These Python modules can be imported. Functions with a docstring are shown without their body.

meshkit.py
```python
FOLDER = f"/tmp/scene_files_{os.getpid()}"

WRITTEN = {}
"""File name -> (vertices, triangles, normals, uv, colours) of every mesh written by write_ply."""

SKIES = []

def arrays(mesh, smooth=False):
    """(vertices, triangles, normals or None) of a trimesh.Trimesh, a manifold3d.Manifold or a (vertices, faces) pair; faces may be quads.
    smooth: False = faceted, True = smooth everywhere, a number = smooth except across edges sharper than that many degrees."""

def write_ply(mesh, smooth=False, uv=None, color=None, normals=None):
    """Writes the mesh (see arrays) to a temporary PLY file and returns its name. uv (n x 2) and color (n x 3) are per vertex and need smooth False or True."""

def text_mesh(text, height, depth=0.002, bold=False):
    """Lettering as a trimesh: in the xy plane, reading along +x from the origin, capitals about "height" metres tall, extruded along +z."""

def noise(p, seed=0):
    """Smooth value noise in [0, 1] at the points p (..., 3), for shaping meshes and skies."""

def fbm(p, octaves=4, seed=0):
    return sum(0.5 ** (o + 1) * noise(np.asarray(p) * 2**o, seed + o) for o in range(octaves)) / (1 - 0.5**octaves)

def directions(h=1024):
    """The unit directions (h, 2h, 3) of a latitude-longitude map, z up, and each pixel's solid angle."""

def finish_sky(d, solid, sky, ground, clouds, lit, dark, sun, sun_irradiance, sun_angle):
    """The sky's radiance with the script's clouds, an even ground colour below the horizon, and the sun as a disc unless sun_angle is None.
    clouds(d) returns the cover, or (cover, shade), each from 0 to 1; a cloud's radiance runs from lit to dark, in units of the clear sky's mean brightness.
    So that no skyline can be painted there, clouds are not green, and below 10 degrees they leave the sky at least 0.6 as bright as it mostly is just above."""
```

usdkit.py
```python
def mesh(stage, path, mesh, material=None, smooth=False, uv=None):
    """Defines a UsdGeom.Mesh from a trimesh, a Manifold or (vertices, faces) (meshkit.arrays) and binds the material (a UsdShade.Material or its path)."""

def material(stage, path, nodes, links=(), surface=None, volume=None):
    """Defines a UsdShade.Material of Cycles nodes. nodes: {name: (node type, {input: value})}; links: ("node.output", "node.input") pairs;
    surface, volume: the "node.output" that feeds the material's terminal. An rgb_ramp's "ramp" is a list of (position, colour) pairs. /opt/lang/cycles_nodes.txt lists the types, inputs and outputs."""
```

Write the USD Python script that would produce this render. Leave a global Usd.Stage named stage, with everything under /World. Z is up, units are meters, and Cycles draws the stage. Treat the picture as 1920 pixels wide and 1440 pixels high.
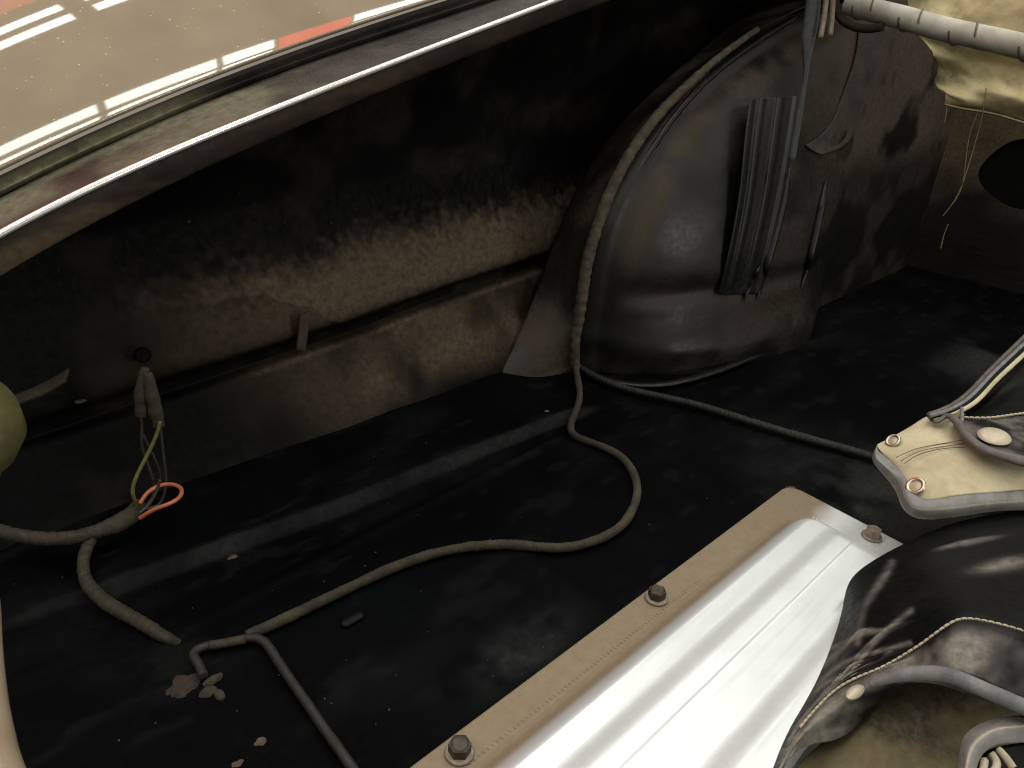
import math, numpy as np, trimesh, usdkit
from meshkit import fbm, noise
from scipy.interpolate import CubicSpline, PchipInterpolator, RectBivariateSpline
from pxr import Usd, UsdGeom, UsdLux, UsdShade, Gf, Sdf, Vt
rng = np.random.default_rng(7)
stage = Usd.Stage.CreateInMemory()
UsdGeom.SetStageUpAxis(stage, UsdGeom.Tokens.z); UsdGeom.SetStageMetersPerUnit(stage, 1)
UsdGeom.Xform.Define(stage, '/World'); UsdGeom.Scope.Define(stage, '/World/Looks')

# ---------------------------------------------------------------- camera (x along the car, y towards the near wing, z up; boot floor is z = 0)
F, H = 1415.0, 0.45
nrm = lambda v: np.asarray(v, float) / np.linalg.norm(v)
cX = nrm((1490, 570, -F)); cZ = nrm((233, 2905, F)); cZ = nrm(cZ - cX * (cX @ cZ)); cY = np.cross(cZ, cX)
R = np.array([cX, cY, cZ])
cam = UsdGeom.Camera.Define(stage, '/World/camera')
M4 = np.eye(4); M4[:3, :3] = R.T; M4[3, :3] = (0, 0, H)
cam.AddTransformOp().Set(Gf.Matrix4d(*M4.ravel().tolist()))
cam.CreateHorizontalApertureAttr(36.0); cam.CreateVerticalApertureAttr(27.0); cam.CreateFocalLengthAttr(36.0 * F / 1920)
cam.CreateClippingRangeAttr(Gf.Vec2f(0.01, 100)); cam.CreateExposureAttr(0.0)

# ---------------------------------------------------------------- light: a dim warm garage and rows of ceiling tubes
LAMP, ROOM = 19.0, 0.26
usdkit.material(stage, '/World/Looks/room', {'b': ('background_shader', {'color': (1.0, 0.88, 0.69), 'strength': ROOM})}, surface='b.background')
dome = UsdLux.DomeLight.Define(stage, '/World/sky'); dome.GetPrim().SetCustomDataByKey('kind', 'structure')
UsdShade.MaterialBindingAPI.Apply(dome.GetPrim()).Bind(UsdShade.Material.Get(stage, '/World/Looks/room'))
def lamp(name, c, size, color, power, yaw=0):
    l = UsdLux.RectLight.Define(stage, '/World/' + name)
    l.AddTranslateOp().Set(Gf.Vec3d(*c)); l.AddRotateZOp().Set(yaw)
    l.CreateWidthAttr(size[0]); l.CreateHeightAttr(size[1]); l.CreateIntensityAttr(power); l.CreateColorAttr(Gf.Vec3f(*color)); l.CreateNormalizeAttr(False)
k = 0
def tube_lamp(xa, xb, y, w, power):
    global k
    lamp('ceiling_tube_%03d' % k, ((xa + xb) / 2, y, 2.7), (xb - xa, w), (.97, 1.0, .94), power); k += 1
ROW, ROWB = .05, 1.64                                                        # the row right above the wing's edge: short twin fittings and one red sign among them
for dy in (-.09, .09):
    for xa, xb in ((-1.75, -1.18), (-1.15, -.60), (-.57, -.03), (.01, .53), (.56, .80), (1.18, 1.74), (1.77, 2.35), (2.38, 2.95), (2.98, 3.55)):
        tube_lamp(xa, xb, ROW + dy, .12, LAMP)
lamp('red_ceiling_sign', (.99, ROW, 2.69), (.34, .30), (1.0, .03, .015), 9.0)
for yrow, twin in ((ROWB, .12), (-2.6, .12)):
    for i in range(6):
        for dy in (-twin, twin): tube_lamp(-3.7 + i * 1.3, -2.5 + i * 1.3, yrow + dy, .13, LAMP * .8)
def added_light(name, c, size, color, power, rx):
    l = UsdLux.RectLight.Define(stage, '/World/' + name); l.AddTranslateOp().Set(Gf.Vec3d(*c)); l.AddRotateXOp().Set(rx)
    l.CreateWidthAttr(size[0]); l.CreateHeightAttr(size[1]); l.CreateIntensityAttr(power); l.CreateColorAttr(Gf.Vec3f(*color)); l.CreateNormalizeAttr(False)
added_light('red_reflection_panel', (-.75, 2.95, 2.68), (2.7, 1.8), (1.0, .07, .02), 2.2, 0)  # added glowing panel that gives the wing its red reflection
added_light('arch_highlight_lamp', (1.55, -3.4, .62), (.8, .45), (1.0, .92, .88), 30.0, 90)  # added lamp, placed to put a highlight on the wheel arch

# ---------------------------------------------------------------- helpers
def ray(x, y): return R @ np.array([x - 960, 720 - y, -F]) / F
def PZ(x, y, z): r = ray(x, y); return np.array([0, 0, H]) + r * ((z - H) / r[2])
def PY(x, y, v): r = ray(x, y); return np.array([0, 0, H]) + r * (v / r[1])
def PX(x, y, v): r = ray(x, y); return np.array([0, 0, H]) + r * (v / r[0])
used = {}
def numbered(path):
    n = used.get(path, 0); used[path] = n + 1
    return path if n == 0 else '%s_%03d' % (path, n)
def tag(p, label=None, cat=None, group=None, kind=None):
    for key, v in (('label', label), ('category', cat), ('group', group), ('kind', kind)):
        if v: p.SetCustomDataByKey(key, v)
    return p
def thing(name, label, cat, group=None, loc=(0, 0, 0)):
    x = UsdGeom.Xform.Define(stage, numbered('/World/' + name)); x.AddTranslateOp().Set(Gf.Vec3d(*map(float, loc)))
    x.GetPrim().SetCustomDataByKey('base', 'yes') if False else None
    return tag(x.GetPrim(), label, cat, group)
def obj(name, m, look, parent=None, smooth=True, dust=None, label=None, cat=None, group=None, kind=None):
    base = parent.GetPath().pathString if parent else '/World'
    if parent:                                                    # meshes are written in world coordinates; take the thing's own offset away
        top = stage.GetPrimAtPath('/World/' + base.split('/')[2]); t = np.array(UsdGeom.Xformable(top).GetLocalTransformation().ExtractTranslation()) if top.IsA(UsdGeom.Xform) else np.zeros(3)
        if hasattr(m, 'vertices'): m = m.copy(); m.vertices = m.vertices - t
        else: m = (np.asarray(m[0]) - t, m[1])
    g = usdkit.mesh(stage, numbered(base + '/' + name), m, looks[look], smooth)
    if dust is not None:
        UsdGeom.PrimvarsAPI(g).CreatePrimvar('dust', Sdf.ValueTypeNames.FloatArray, 'vertex').Set(Vt.FloatArray.FromNumpy(np.asarray(dust, np.float32).ravel()))
    return tag(g.GetPrim(), label, cat, group, kind)
def curve(pts, n):
    pts = np.asarray(pts, float)
    if len(pts) == 2: return pts[0] + (pts[1] - pts[0]) * np.linspace(0, 1, n)[:, None]
    s = np.r_[0, np.cumsum(np.linalg.norm(np.diff(pts, axis=0), axis=1) ** .5)]
    return CubicSpline(s, pts, bc_type='natural')(np.linspace(0, s[-1], n))
def pcurve(pts, n):
    pts = np.asarray(pts, float); s = np.r_[0, np.cumsum(np.linalg.norm(np.diff(pts, axis=0), axis=1))]
    return PchipInterpolator(s, pts)(np.linspace(0, s[-1], n))
def grid_faces(nu, nv, flip=False):
    i = np.arange((nu - 1) * (nv - 1)); a = (i // (nv - 1)) * nv + i % (nv - 1)
    q = np.stack([a, a + 1, a + nv + 1, a + nv], 1)
    return q[:, ::-1] if flip else q
def loft(rows, nu, nv, sharp=False):
    """rows of points -> grid nu (across the rows) x nv (along each)"""
    g = np.stack([(pcurve if sharp == 'u' else curve)(r, nv) for r in rows])
    t = np.linspace(0, 1, len(rows))
    f = PchipInterpolator(t, g, axis=0) if len(rows) > 2 else (lambda u: g[0] + (g[1] - g[0]) * u[:, None, None])
    return f(np.linspace(0, 1, nu))
def gnormals(g):
    n = np.cross(np.gradient(g, axis=0), np.gradient(g, axis=1)); return n / np.maximum(np.linalg.norm(n, axis=-1, keepdims=True), 1e-12)
def toward(g):                                                    # flips the winding so that the surface faces the inside of the boot's opening
    n = gnormals(g); c = (np.array([0.2, 0, .6]) - g)
    return (n * c).sum() < 0
def surf(g):
    nu, nv = g.shape[:2]; return (g.reshape(-1, 3), grid_faces(nu, nv, toward(g)))
def solid(g, th):
    """closed thin sheet of thickness th behind the grid"""
    if toward(g): g = g[:, ::-1]
    nu, nv = g.shape[:2]; b = g - gnormals(g) * th; n = nu * nv
    f = [grid_faces(nu, nv), grid_faces(nu, nv, True) + n]
    e = np.r_[np.arange(nv), np.arange(1, nu) * nv + nv - 1, (nu - 1) * nv + np.arange(nv - 2, -1, -1), np.arange(nu - 2, 0, -1) * nv]
    e2 = np.roll(e, -1); f.append(np.stack([e2, e, e + n, e2 + n], 1))
    return (np.vstack([g.reshape(-1, 3), b.reshape(-1, 3)]), np.vstack(f))
def tube(pts, r, n=None, sides=12, wob=0.0, seed=0, flat=1.0, wrap=0):
    n = n or max(8, len(pts) * 10); c = curve(pts, n) if len(pts) > 1 else pts
    rr = np.interp(np.linspace(0, 1, n), np.linspace(0, 1, len(np.atleast_1d(r))), np.atleast_1d(r)) if np.ndim(r) else np.full(n, float(r))
    t = np.gradient(c, axis=0); t /= np.linalg.norm(t, axis=1, keepdims=True)
    u = np.zeros_like(t); ref = np.array([0, 0, 1.]) if abs(t[0, 2]) < .9 else np.array([1., 0, 0])
    for i in range(n):
        ref = ref - t[i] * (ref @ t[i]); ref /= np.linalg.norm(ref); u[i] = ref
    w = np.cross(t, u); a = np.linspace(0, 2 * np.pi, sides, endpoint=False)
    g = c[:, None] + rr[:, None, None] * (np.cos(a)[None, :, None] * u[:, None] * flat + np.sin(a)[None, :, None] * w[:, None])
    if wrap:
        sl = np.r_[0, np.cumsum(np.linalg.norm(np.diff(c, axis=0), axis=1))]; ph = (sl[:, None] / wrap - a[None] / (2 * np.pi)) % 1.0
        g = c[:, None] + (g - c[:, None]) * (1 + .10 * (ph - .5) + .05 * (np.sin(sl * 97 + seed) * np.sin(sl * 43))[:, None])[..., None]
    if wob: g = c[:, None] + (g - c[:, None]) * (1 + wob * (fbm(g * 130, 3, seed) - .5)[..., None] * 2)
    v = np.vstack([g.reshape(-1, 3), c[:1], c[-1:]]); f = []
    i, j = np.meshgrid(np.arange(n - 1), np.arange(sides), indexing='ij'); j2 = (j + 1) % sides
    A, B, C, D = i * sides + j, i * sides + j2, (i + 1) * sides + j2, (i + 1) * sides + j
    f += [np.stack([A, B, C], -1).reshape(-1, 3), np.stack([A, C, D], -1).reshape(-1, 3)]
    k = np.arange(sides); k2 = (k + 1) % sides
    f += [np.stack([np.full(sides, n * sides), k2, k], 1), np.stack([np.full(sides, n * sides + 1), (n - 1) * sides + k, (n - 1) * sides + k2], 1)]
    return trimesh.Trimesh(v, np.vstack(f), process=False)
def lathe(profile, c, axis=(0, 0, 1), sides=32):
    m = trimesh.creation.revolve(np.asarray(profile, float), sections=sides)
    m.apply_transform(trimesh.geometry.align_vectors([0, 0, 1], nrm(axis))); m.apply_translation(c); return m
def join(ms): return trimesh.util.concatenate(ms)
smooth01 = lambda x, a, b: (lambda t: t * t * (3 - 2 * t))(np.clip((np.asarray(x) - a) / (b - a), 0, 1))

# ---------------------------------------------------------------- materials
looks = {}
def mat(name, c, c2=None, rough=.5, metal=0, coat=0, scale=30, dustc=(.12, .09, .05), bump=.2, bscale=300, bdist=.001, sheen=0, spec=.5, rvar=.15, cut=(.35, .65), speck=None, dustbump=0, vec=None, dmin=.25):
    c2 = c2 or c
    nodes = {'g': ('geometry', {}), 'n': ('noise_texture', {'scale': scale, 'detail': 6, 'roughness': .65}),
             'r': ('map_range', {'from_min': cut[0], 'from_max': cut[1], 'clamp': True}), 'm': ('mix_color', {'a': c, 'b': c2}),
             'a': ('attribute', {'attribute': 'dust'}), 'n2': ('noise_texture', {'scale': 140, 'detail': 8, 'roughness': .7}),
             'd1': ('map_range', {'from_min': .2, 'from_max': .75, 'to_min': dmin, 'to_max': 1.35 if dmin < .5 else 1.0, 'clamp': True}), 'd2': ('math', {'math_type': 'multiply', 'use_clamp': True}),
             'm2': ('mix_color', {'b': dustc}), 'rr': ('map_range', {'from_min': .3, 'from_max': .7, 'to_min': rough - rvar, 'to_max': rough + rvar}),
             'rd': ('mix_float', {'b': .85}),
             'nb': ('noise_texture', {'scale': bscale, 'detail': 5, 'roughness': .6}), 'b': ('bump', {'strength': bump, 'distance': bdist}),
             'p': ('principled_bsdf', {'metallic': metal, 'coat_weight': coat, 'coat_roughness': .04, 'sheen_weight': sheen, 'specular_ior_level': spec})}
    links = [('g.position', 'n.vector'), ('g.position', 'n2.vector'), ('g.position', 'nb.vector'), ('n.fac', 'r.value'), ('r.result', 'm.fac'), ('m.result', 'm2.a'),
             ('n2.fac', 'd1.value'), ('d1.result', 'd2.value1'), ('a.fac', 'd2.value2'), ('d2.value', 'm2.fac'), ('n2.fac', 'rr.value'), ('rr.result', 'rd.a'), ('d2.value', 'rd.fac'),
             ('rd.result', 'p.roughness'), ('nb.fac', 'b.height'), ('b.normal', 'p.normal')]
    if vec:
        nodes['mp'] = ('mapping', {'scale': vec}); links += [('g.position', 'mp.vector'), ('mp.vector', 'n.vector')]; links.remove(('g.position', 'n.vector'))
    out = 'm2.result'
    if dustbump:
        nodes['bs'] = ('math', {'math_type': 'multiply_add', 'value2': dustbump, 'value3': bump}); links += [('a.fac', 'bs.value1'), ('bs.value', 'b.strength')]
    if speck:                                                     # dust specks lying on the paint
        nodes.update({'v': ('voronoi_texture', {'scale': speck[0]}), 'vr': ('map_range', {'from_min': speck[1] * .6, 'from_max': speck[1], 'to_min': 1, 'to_max': 0, 'clamp': True}),
                      'vn': ('noise_texture', {'scale': 40, 'detail': 3}), 'vm': ('map_range', {'from_min': .45, 'from_max': .62, 'clamp': True}), 'vx': ('math', {'math_type': 'multiply', 'use_clamp': True}), 'm3': ('mix_color', {'b': speck[2]})})
        links += [('g.position', 'v.vector'), ('g.position', 'vn.vector'), ('v.distance', 'vr.value'), ('vn.fac', 'vm.value'), ('vr.result', 'vx.value1'), ('vm.result', 'vx.value2'), ('vx.value', 'm3.fac'), (out, 'm3.a')]
        out = 'm3.result'
    links.append((out, 'p.base_color'))
    looks[name] = usdkit.material(stage, '/World/Looks/' + name, nodes, links, surface='p.BSDF')
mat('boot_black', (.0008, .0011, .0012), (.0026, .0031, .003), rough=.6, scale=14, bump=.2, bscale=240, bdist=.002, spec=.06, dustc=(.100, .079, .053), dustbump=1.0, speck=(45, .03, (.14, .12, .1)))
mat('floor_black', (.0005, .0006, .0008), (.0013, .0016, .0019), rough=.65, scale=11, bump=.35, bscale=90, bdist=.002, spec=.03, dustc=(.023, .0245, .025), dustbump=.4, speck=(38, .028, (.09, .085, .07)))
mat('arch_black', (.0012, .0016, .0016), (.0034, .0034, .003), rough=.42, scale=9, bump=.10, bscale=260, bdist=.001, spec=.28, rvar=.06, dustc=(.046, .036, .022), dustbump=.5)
mat('bulkhead_dust', (.004, .004, .004), (.01, .009, .008), rough=.6, scale=9, bump=.2, spec=.2, dustc=(.085, .066, .038), dustbump=.4)
mat('soiled_shaded_cloth', (.20, .165, .085), (.11, .088, .045), rough=.9, scale=16, bump=.3, bscale=300, dustc=(.03, .024, .014), cut=(.4, .6))
mat('dull_pipe', (.002, .0018, .0014), (.0062, .0047, .003), rough=.65, scale=60, bump=.5, bscale=420)
mat('body_paint', (.27, .222, .158), (.215, .176, .124), rough=.6, coat=1.0, scale=9, bump=0, spec=0, rvar=.02, speck=(170, .125, (.62, .56, .44)))  # tan base stands in for the beige room reflected in dark paint
mat('gutter_paint', (.006, .0055, .005), (.028, .023, .018), rough=.5, scale=16, bump=.25, bscale=120, dustc=(.26, .25, .16), spec=.2)
mat('rim_highlight_metal', (.75, .75, .73), rough=.2, metal=.6, bump=.02, rvar=.04)  # pale metal carries the rolled edge's highlight
mat('panel_metal', (.66, .70, .71), (.63, .67, .68), rough=.40, metal=.5, scale=25, bump=.03, bscale=220, dustc=(.215, .165, .10), rvar=.03, dmin=.9)  # overlay tan imitates a reflection on the flange; faint streaks are dirt
mat('bolt_dark', (.02, .017, .013), (.06, .045, .03), rough=.5, metal=.3, scale=160)
mat('bolt_grey', (.22, .18, .14), (.14, .11, .08), rough=.5, metal=.15, scale=160)
mat('loom_tape', (.0085, .0066, .0030), (.028, .0215, .0098), rough=.8, scale=60, bump=.6, bscale=420, bdist=.001)
mat('loom_dark', (.0020, .0019, .0015), (.0060, .0050, .0034), rough=.75, scale=60, bump=.6, bscale=420, bdist=.001)
mat('cord_dust', (.0105, .0082, .0040), (.036, .0272, .0125), rough=.85, scale=45, bump=.7, bscale=420, bdist=.001)
mat('wire_yellow', (.11, .11, .025), (.06, .055, .015), rough=.5, scale=80)
mat('wire_orange', (.40, .11, .055), (.27, .075, .035), rough=.45, scale=80)
mat('wire_brown', (.03, .024, .02), (.018, .014, .011), rough=.5, scale=80)
mat('connector_dust', (.026, .0205, .0095), (.015, .012, .006), rough=.9, scale=90, bump=.5)
mat('tan_cloth', (.47, .42, .28), (.33, .285, .175), rough=.9, scale=22, bump=.25, bscale=500, bdist=.0008, sheen=.1, dustc=(.3, .22, .1))
mat('old_lining', (.60, .52, .30), (.40, .34, .18), rough=.9, scale=14, bump=.4, bscale=120, bdist=.002, dustc=(.14, .1, .05))
mat('vinyl_black', (.0016, .002, .0023), (.003, .0033, .0033), rough=.5, scale=30, bump=.15, bscale=500, bdist=.0006, spec=.13, dustc=(.20, .19, .165))
mat('binding_grey', (.16, .165, .165), (.085, .09, .095), rough=.7, scale=60, bump=.4, bscale=500, dustc=(.45, .4, .28))
mat('binding_brown', (.06, .05, .045), (.11, .095, .085), rough=.55, scale=60, bump=.2)
mat('stitch', (.40, .36, .27), (.28, .25, .18), rough=.8, scale=90)
mat('brass', (.46, .43, .34), rough=.45, metal=1, bump=.02)
mat('snap_cream', (.42, .37, .28), rough=.5, metal=.3, bump=.02)
mat('steel_blue', (.0022, .0026, .0028), (.0012, .0015, .0016), rough=.45, scale=40, dustc=(.055, .06, .064), spec=.3)
mat('wrap_grey', (.40, .39, .34), (.27, .25, .20), rough=.6, scale=30, bump=.25, bscale=160)
mat('rust', (.020, .0105, .0045), (.009, .005, .0025), rough=.9, scale=120, bump=.6)
mat('flake', (.07, .05, .034), (.04, .028, .018), rough=.9, scale=200)
mat('strap_web', (.026, .021, .015), (.008, .0072, .006), rough=.85, scale=28, bump=.6, bscale=260)
mat('seam_dust', (.022, .0175, .0105), (.062, .049, .029), rough=.9, scale=70, bump=.6, bscale=300)
mat('clip_rust', (.05, .033, .02), (.03, .02, .013), rough=.9, scale=90)
mat('olive_lamp', (.09, .085, .03), (.06, .056, .02), rough=.4, scale=30, coat=.3)

# ---------------------------------------------------------------- car body
car = thing('car_body', 'dark open car boot with black painted floor and dusty inner wing', 'car')
# floor pan
xs = np.linspace(-.12, 2.0, 420); ys = np.r_[np.linspace(-.62, .42, 150), np.linspace(.424, .60, 110), np.linspace(.605, .70, 16)]
gx, gy = np.meshgrid(xs, ys, indexing='ij')
ry = np.interp(gx, [.0, .132, .342, .525, .672, .9], [.566, .553, .527, .521, .51, .50])
ends = smooth01(gx, .03, .16) * (1 - smooth01(gx, .66, .74))
gz = .011 * ends * smooth01(gy - ry, -.006, .005) + .0025 * (fbm(np.stack([gx, gy, gx * 0], -1) * 9, 3, 3) - .5)
gz += -.006 * np.exp(-(((gx - .36) / .06) ** 2 + ((gy - .30) / .05) ** 2)) + .004 * np.exp(-((gx - .43) / .012) ** 2 - ((gy - .33) / .07) ** 2)
gz += .004 * smooth01(gx, .05, .25) * np.exp(-((gy - (.47 + .03 * gx)) / .006) ** 2) * (1 - smooth01(gx, .6, .75)) * .6
gz -= .012 * smooth01(gx, 1.0, 1.05) * smooth01(gy, .1, .14) * 0
gz += .006 * (1 - smooth01(gx, .10, .125)) * smooth01(gy, .3, .36)
dust = .10 * smooth01(fbm(np.stack([gx * 4, gy * 9, gx * 0], -1) * 2, 5, 9), .5, .75) + .12 * smooth01(fbm(np.stack([gx * 1.5, gy * 4, gx * 0], -1) * 14, 4, 91), .62, .74) + .9 * smooth01(fbm(np.stack([gx, gy, gx * 0], -1) * 24, 4, 93), .3, .6) * np.exp(-(((gx - .345) / .05) ** 2 + ((gy - .285) / .022) ** 2))
fz = np.stack([gx, gy, gx * 0], -1)
dust += .8 * np.exp(-((gx - 1.42 + .6 * (gy - .2)) / .16) ** 4 - ((gy - .19) / .075) ** 4) * smooth01(fbm(fz * 9, 4, 55), .3, .5)
dust += 1.6 * smooth01(gx, .72, .77) * np.exp(-((gy - .10) / .12) ** 2) * (1 - smooth01(gx, .80, 1.0)) * smooth01(fbm(np.stack([gx, gy, gx * 0], -1) * 30, 4, 5), .2, .6)
dust += .7 * np.exp(-((gy - ry) / .006) ** 2) * ends * (.4 + .6 * smooth01(fbm(np.stack([gx, gy, gx * 0], -1) * 18, 3, 92), .3, .6))  # bluish grey highlight painted along the ridge step
gF = np.stack([gx, gy, gz], -1)
floor_z = RectBivariateSpline(xs, ys, gz, kx=1, ky=1)
def on_floor(px, py, up=0):
    p = PZ(px, py, 0)
    for _ in range(4): p = PZ(px, py, float(floor_z(p[0], p[1])[0, 0]) + up)
    return p
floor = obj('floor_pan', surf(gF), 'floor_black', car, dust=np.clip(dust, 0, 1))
# inner wing: profile rows (y, z along x)
def zline(px, y):
    p = np.array([PY(a, b, y) for a, b in px]); return lambda x: np.interp(x, p[:, 0], p[:, 2], left=None) + 0 * x
xw = np.r_[np.linspace(.02, 1.0, 620), np.linspace(1.01, 2.0, 60)]
crease = zline([(0, 860), (300, 757), (640, 642), (830, 570), (1010, 507)], .700)
lipb = zline([(0, 518), (182, 412), (306, 354), (474, 281), (600, 217), (782, 140), (1154, -2), (1400, -95)], .60)
zc = crease(xw); zl = np.maximum(lipb(xw), .2)
ybot = np.interp(xw, [0, .2, .42, .66, .9, 2], [.628, .650, .632, .640, .64, .64])
rows = [(.66 + 0 * xw, zl + .03), (.725 + 0 * xw, zl * .5 + (zc + .16) * .5), (.742 + 0 * xw, zc + .165), (.735 + 0 * xw, zc + .125), (.715 + 0 * xw, zc + .075), (.701 + 0 * xw, zc + .045),
        (.699 + 0 * xw, zc + .030), (.712 + 0 * xw, zc + .012), (.713 + 0 * xw, zc + .003), (.702 + 0 * xw, zc - .001), (.697 + 0 * xw, zc - .008), (.68 + 0 * xw, zc * .62), (.655 + 0 * xw, zc * .22), (ybot, 0 * xw - .004)]
G = np.stack([np.stack([xw, y, z], -1) for y, z in rows])
tt = np.r_[0, np.cumsum([np.linalg.norm(G[i + 1, 60] - G[i, 60]) for i in range(len(rows) - 1)])]
G = PchipInterpolator(tt / tt[-1], G, axis=0)(np.linspace(0, 1, 190))
rel = (G[..., 2] - zc[None]); n = gnormals(G); 
gxz = np.stack([G[..., 0], G[..., 2], 0 * rel], -1)
low_edge = .038 + .055 * (fbm(gxz * 16, 4, 51) - .5) + .05 * (1 - smooth01(G[..., 0], .30, .5)) - .03 * smooth01(G[..., 0], .42, .5)
coat = smooth01(rel - low_edge, 0, .004) * (1 - smooth01(rel, .13, .2)) * smooth01(G[..., 0], .16, .27)
G[..., 1] -= coat * (.0012 + .0024 * (fbm(gxz * 140, 2, 2) - .45)) + .0035 * (fbm(G * 14, 3, 1) - .5) + .0012 * (fbm(gxz * 60, 3, 3) - .5)
thr = .098 + .045 * (fbm(gxz * 14, 4, 11) - .5) + .05 * (fbm(gxz * 130, 3, 12) - .5)
dust = smooth01(rel, .016, .045) * (1 - smooth01(rel, thr - .030, thr + .030)) * smooth01(G[..., 0] + .12 * (fbm(gxz * 20, 3, 13) - .5), .15, .40) * (.62 + .38 * coat) * (1 - .5 * smooth01(rel, .08, .12))
low = (1 - smooth01(rel, -.006, .002)) * smooth01(rel + .05 * (fbm(gxz * 10, 3, 16) - .5), -.105, -.035) * smooth01(G[..., 0] + .1 * (fbm(gxz * 9, 3, 17) - .5), .26, .52)
edge_d = np.exp(-((rel + .003) / .004) ** 2) * smooth01(G[..., 0], .28, .42) * (.5 + .5 * smooth01(fbm(gxz * 16, 3, 19), .25, .5))  # dusty line along the crease edge, also carrying its painted highlight
dust = np.maximum(dust, np.maximum(.8 * low * smooth01(fbm(gxz * 11, 4, 18), .15, .55), .9 * edge_d))
dust = np.maximum(dust, .10 * smooth01(fbm(G * 18, 4, 21), .5, .72))
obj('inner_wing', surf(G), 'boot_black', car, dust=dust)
# wheel arch: flange strip outside the seam, domed face inside it
seam_px = [(1082, 705), (1078, 640), (1085, 600), (1110, 450), (1170, 310), (1260, 185), (1340, 112), (1450, 40), (1560, -10)]
edge_px = [(928, 720), (965, 640), (1000, 560), (1060, 400), (1120, 290), (1180, 215), (1300, 105), (1420, 15), (1540, -40)]
seam = [PY(x, y, .60) for x, y in seam_px]; edge = [PY(x, y, v) for (x, y), v in zip(edge_px, (.645, .66, .675, .69, .70, .70, .70, .70, .70))]
g = loft([edge, [a * .5 + b * .5 + np.array([0, -.008, 0]) for a, b in zip(edge, seam)], seam], 30, 140)
dust = .25 + .75 * smooth01(fbm(g * 14, 4, 4), .4, .62)
obj('wheel_arch_flange', solid(g, .003), 'arch_black', car, dust=np.r_[dust.ravel(), dust.ravel()] * .9)
full = seam[:-1] + [np.array([x, .60, z]) for x, z in ((1.33, .52), (1.5, .57), (1.70, .61), (1.95, .62), (1.96, .40), (1.96, .2), (1.96, .0))]
sm = curve(full, 220); cc = np.array([1.33, .60, -.01])
ss = np.linspace(1, 0.0, 110); g = cc[None, None] + (sm[None] - cc) * ss[:, None, None]
bul = .15 * np.clip(1 - ss ** 2.6, 0, 1) ** .75
bul = bul - .006 * np.exp(-((ss - .958) / .012) ** 2)
far = smooth01(g[..., 0], 1.16, 1.40)
g[..., 1] = .60 - (bul[:, None] * (1 - far) + .098 * far)
g[..., 1] += .010 * np.exp(-((g[..., 2] - .118) / .016) ** 2) * smooth01(ss, .97, .8)[:, None] * (1 - far)
g[..., 1] -= .020 * smooth01(-g[..., 2], -.095, -.03) * smooth01(ss, .99, .8)[:, None] * (1 - smooth01(g[..., 0], 1.15, 1.4))
g[..., 1] += .006 * (fbm(g * 9, 2, 66) - .5) + .0015 * (fbm(g * 40, 3, 67) - .5)
lo = g[..., 2] < 0; g[..., 2] = np.where(lo, g[..., 2] * .15, g[..., 2])
dust = np.maximum(.9 * np.exp(-((ss - .93) / .03) ** 2)[:, None] * smooth01(fbm(g * 22, 3, 68), .28, .55) * smooth01(g[..., 2], .13, .2), .30 * smooth01(fbm(g * 9, 3, 31), .45, .65))
dust = np.maximum(dust, .95 * smooth01(g[..., 0], 1.10, 1.35) * smooth01(g[..., 2], .20, .32) * smooth01(fbm(g * 10, 3, 32), .3, .5))
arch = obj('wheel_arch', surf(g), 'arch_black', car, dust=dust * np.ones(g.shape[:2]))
from scipy.spatial import cKDTree
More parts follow.
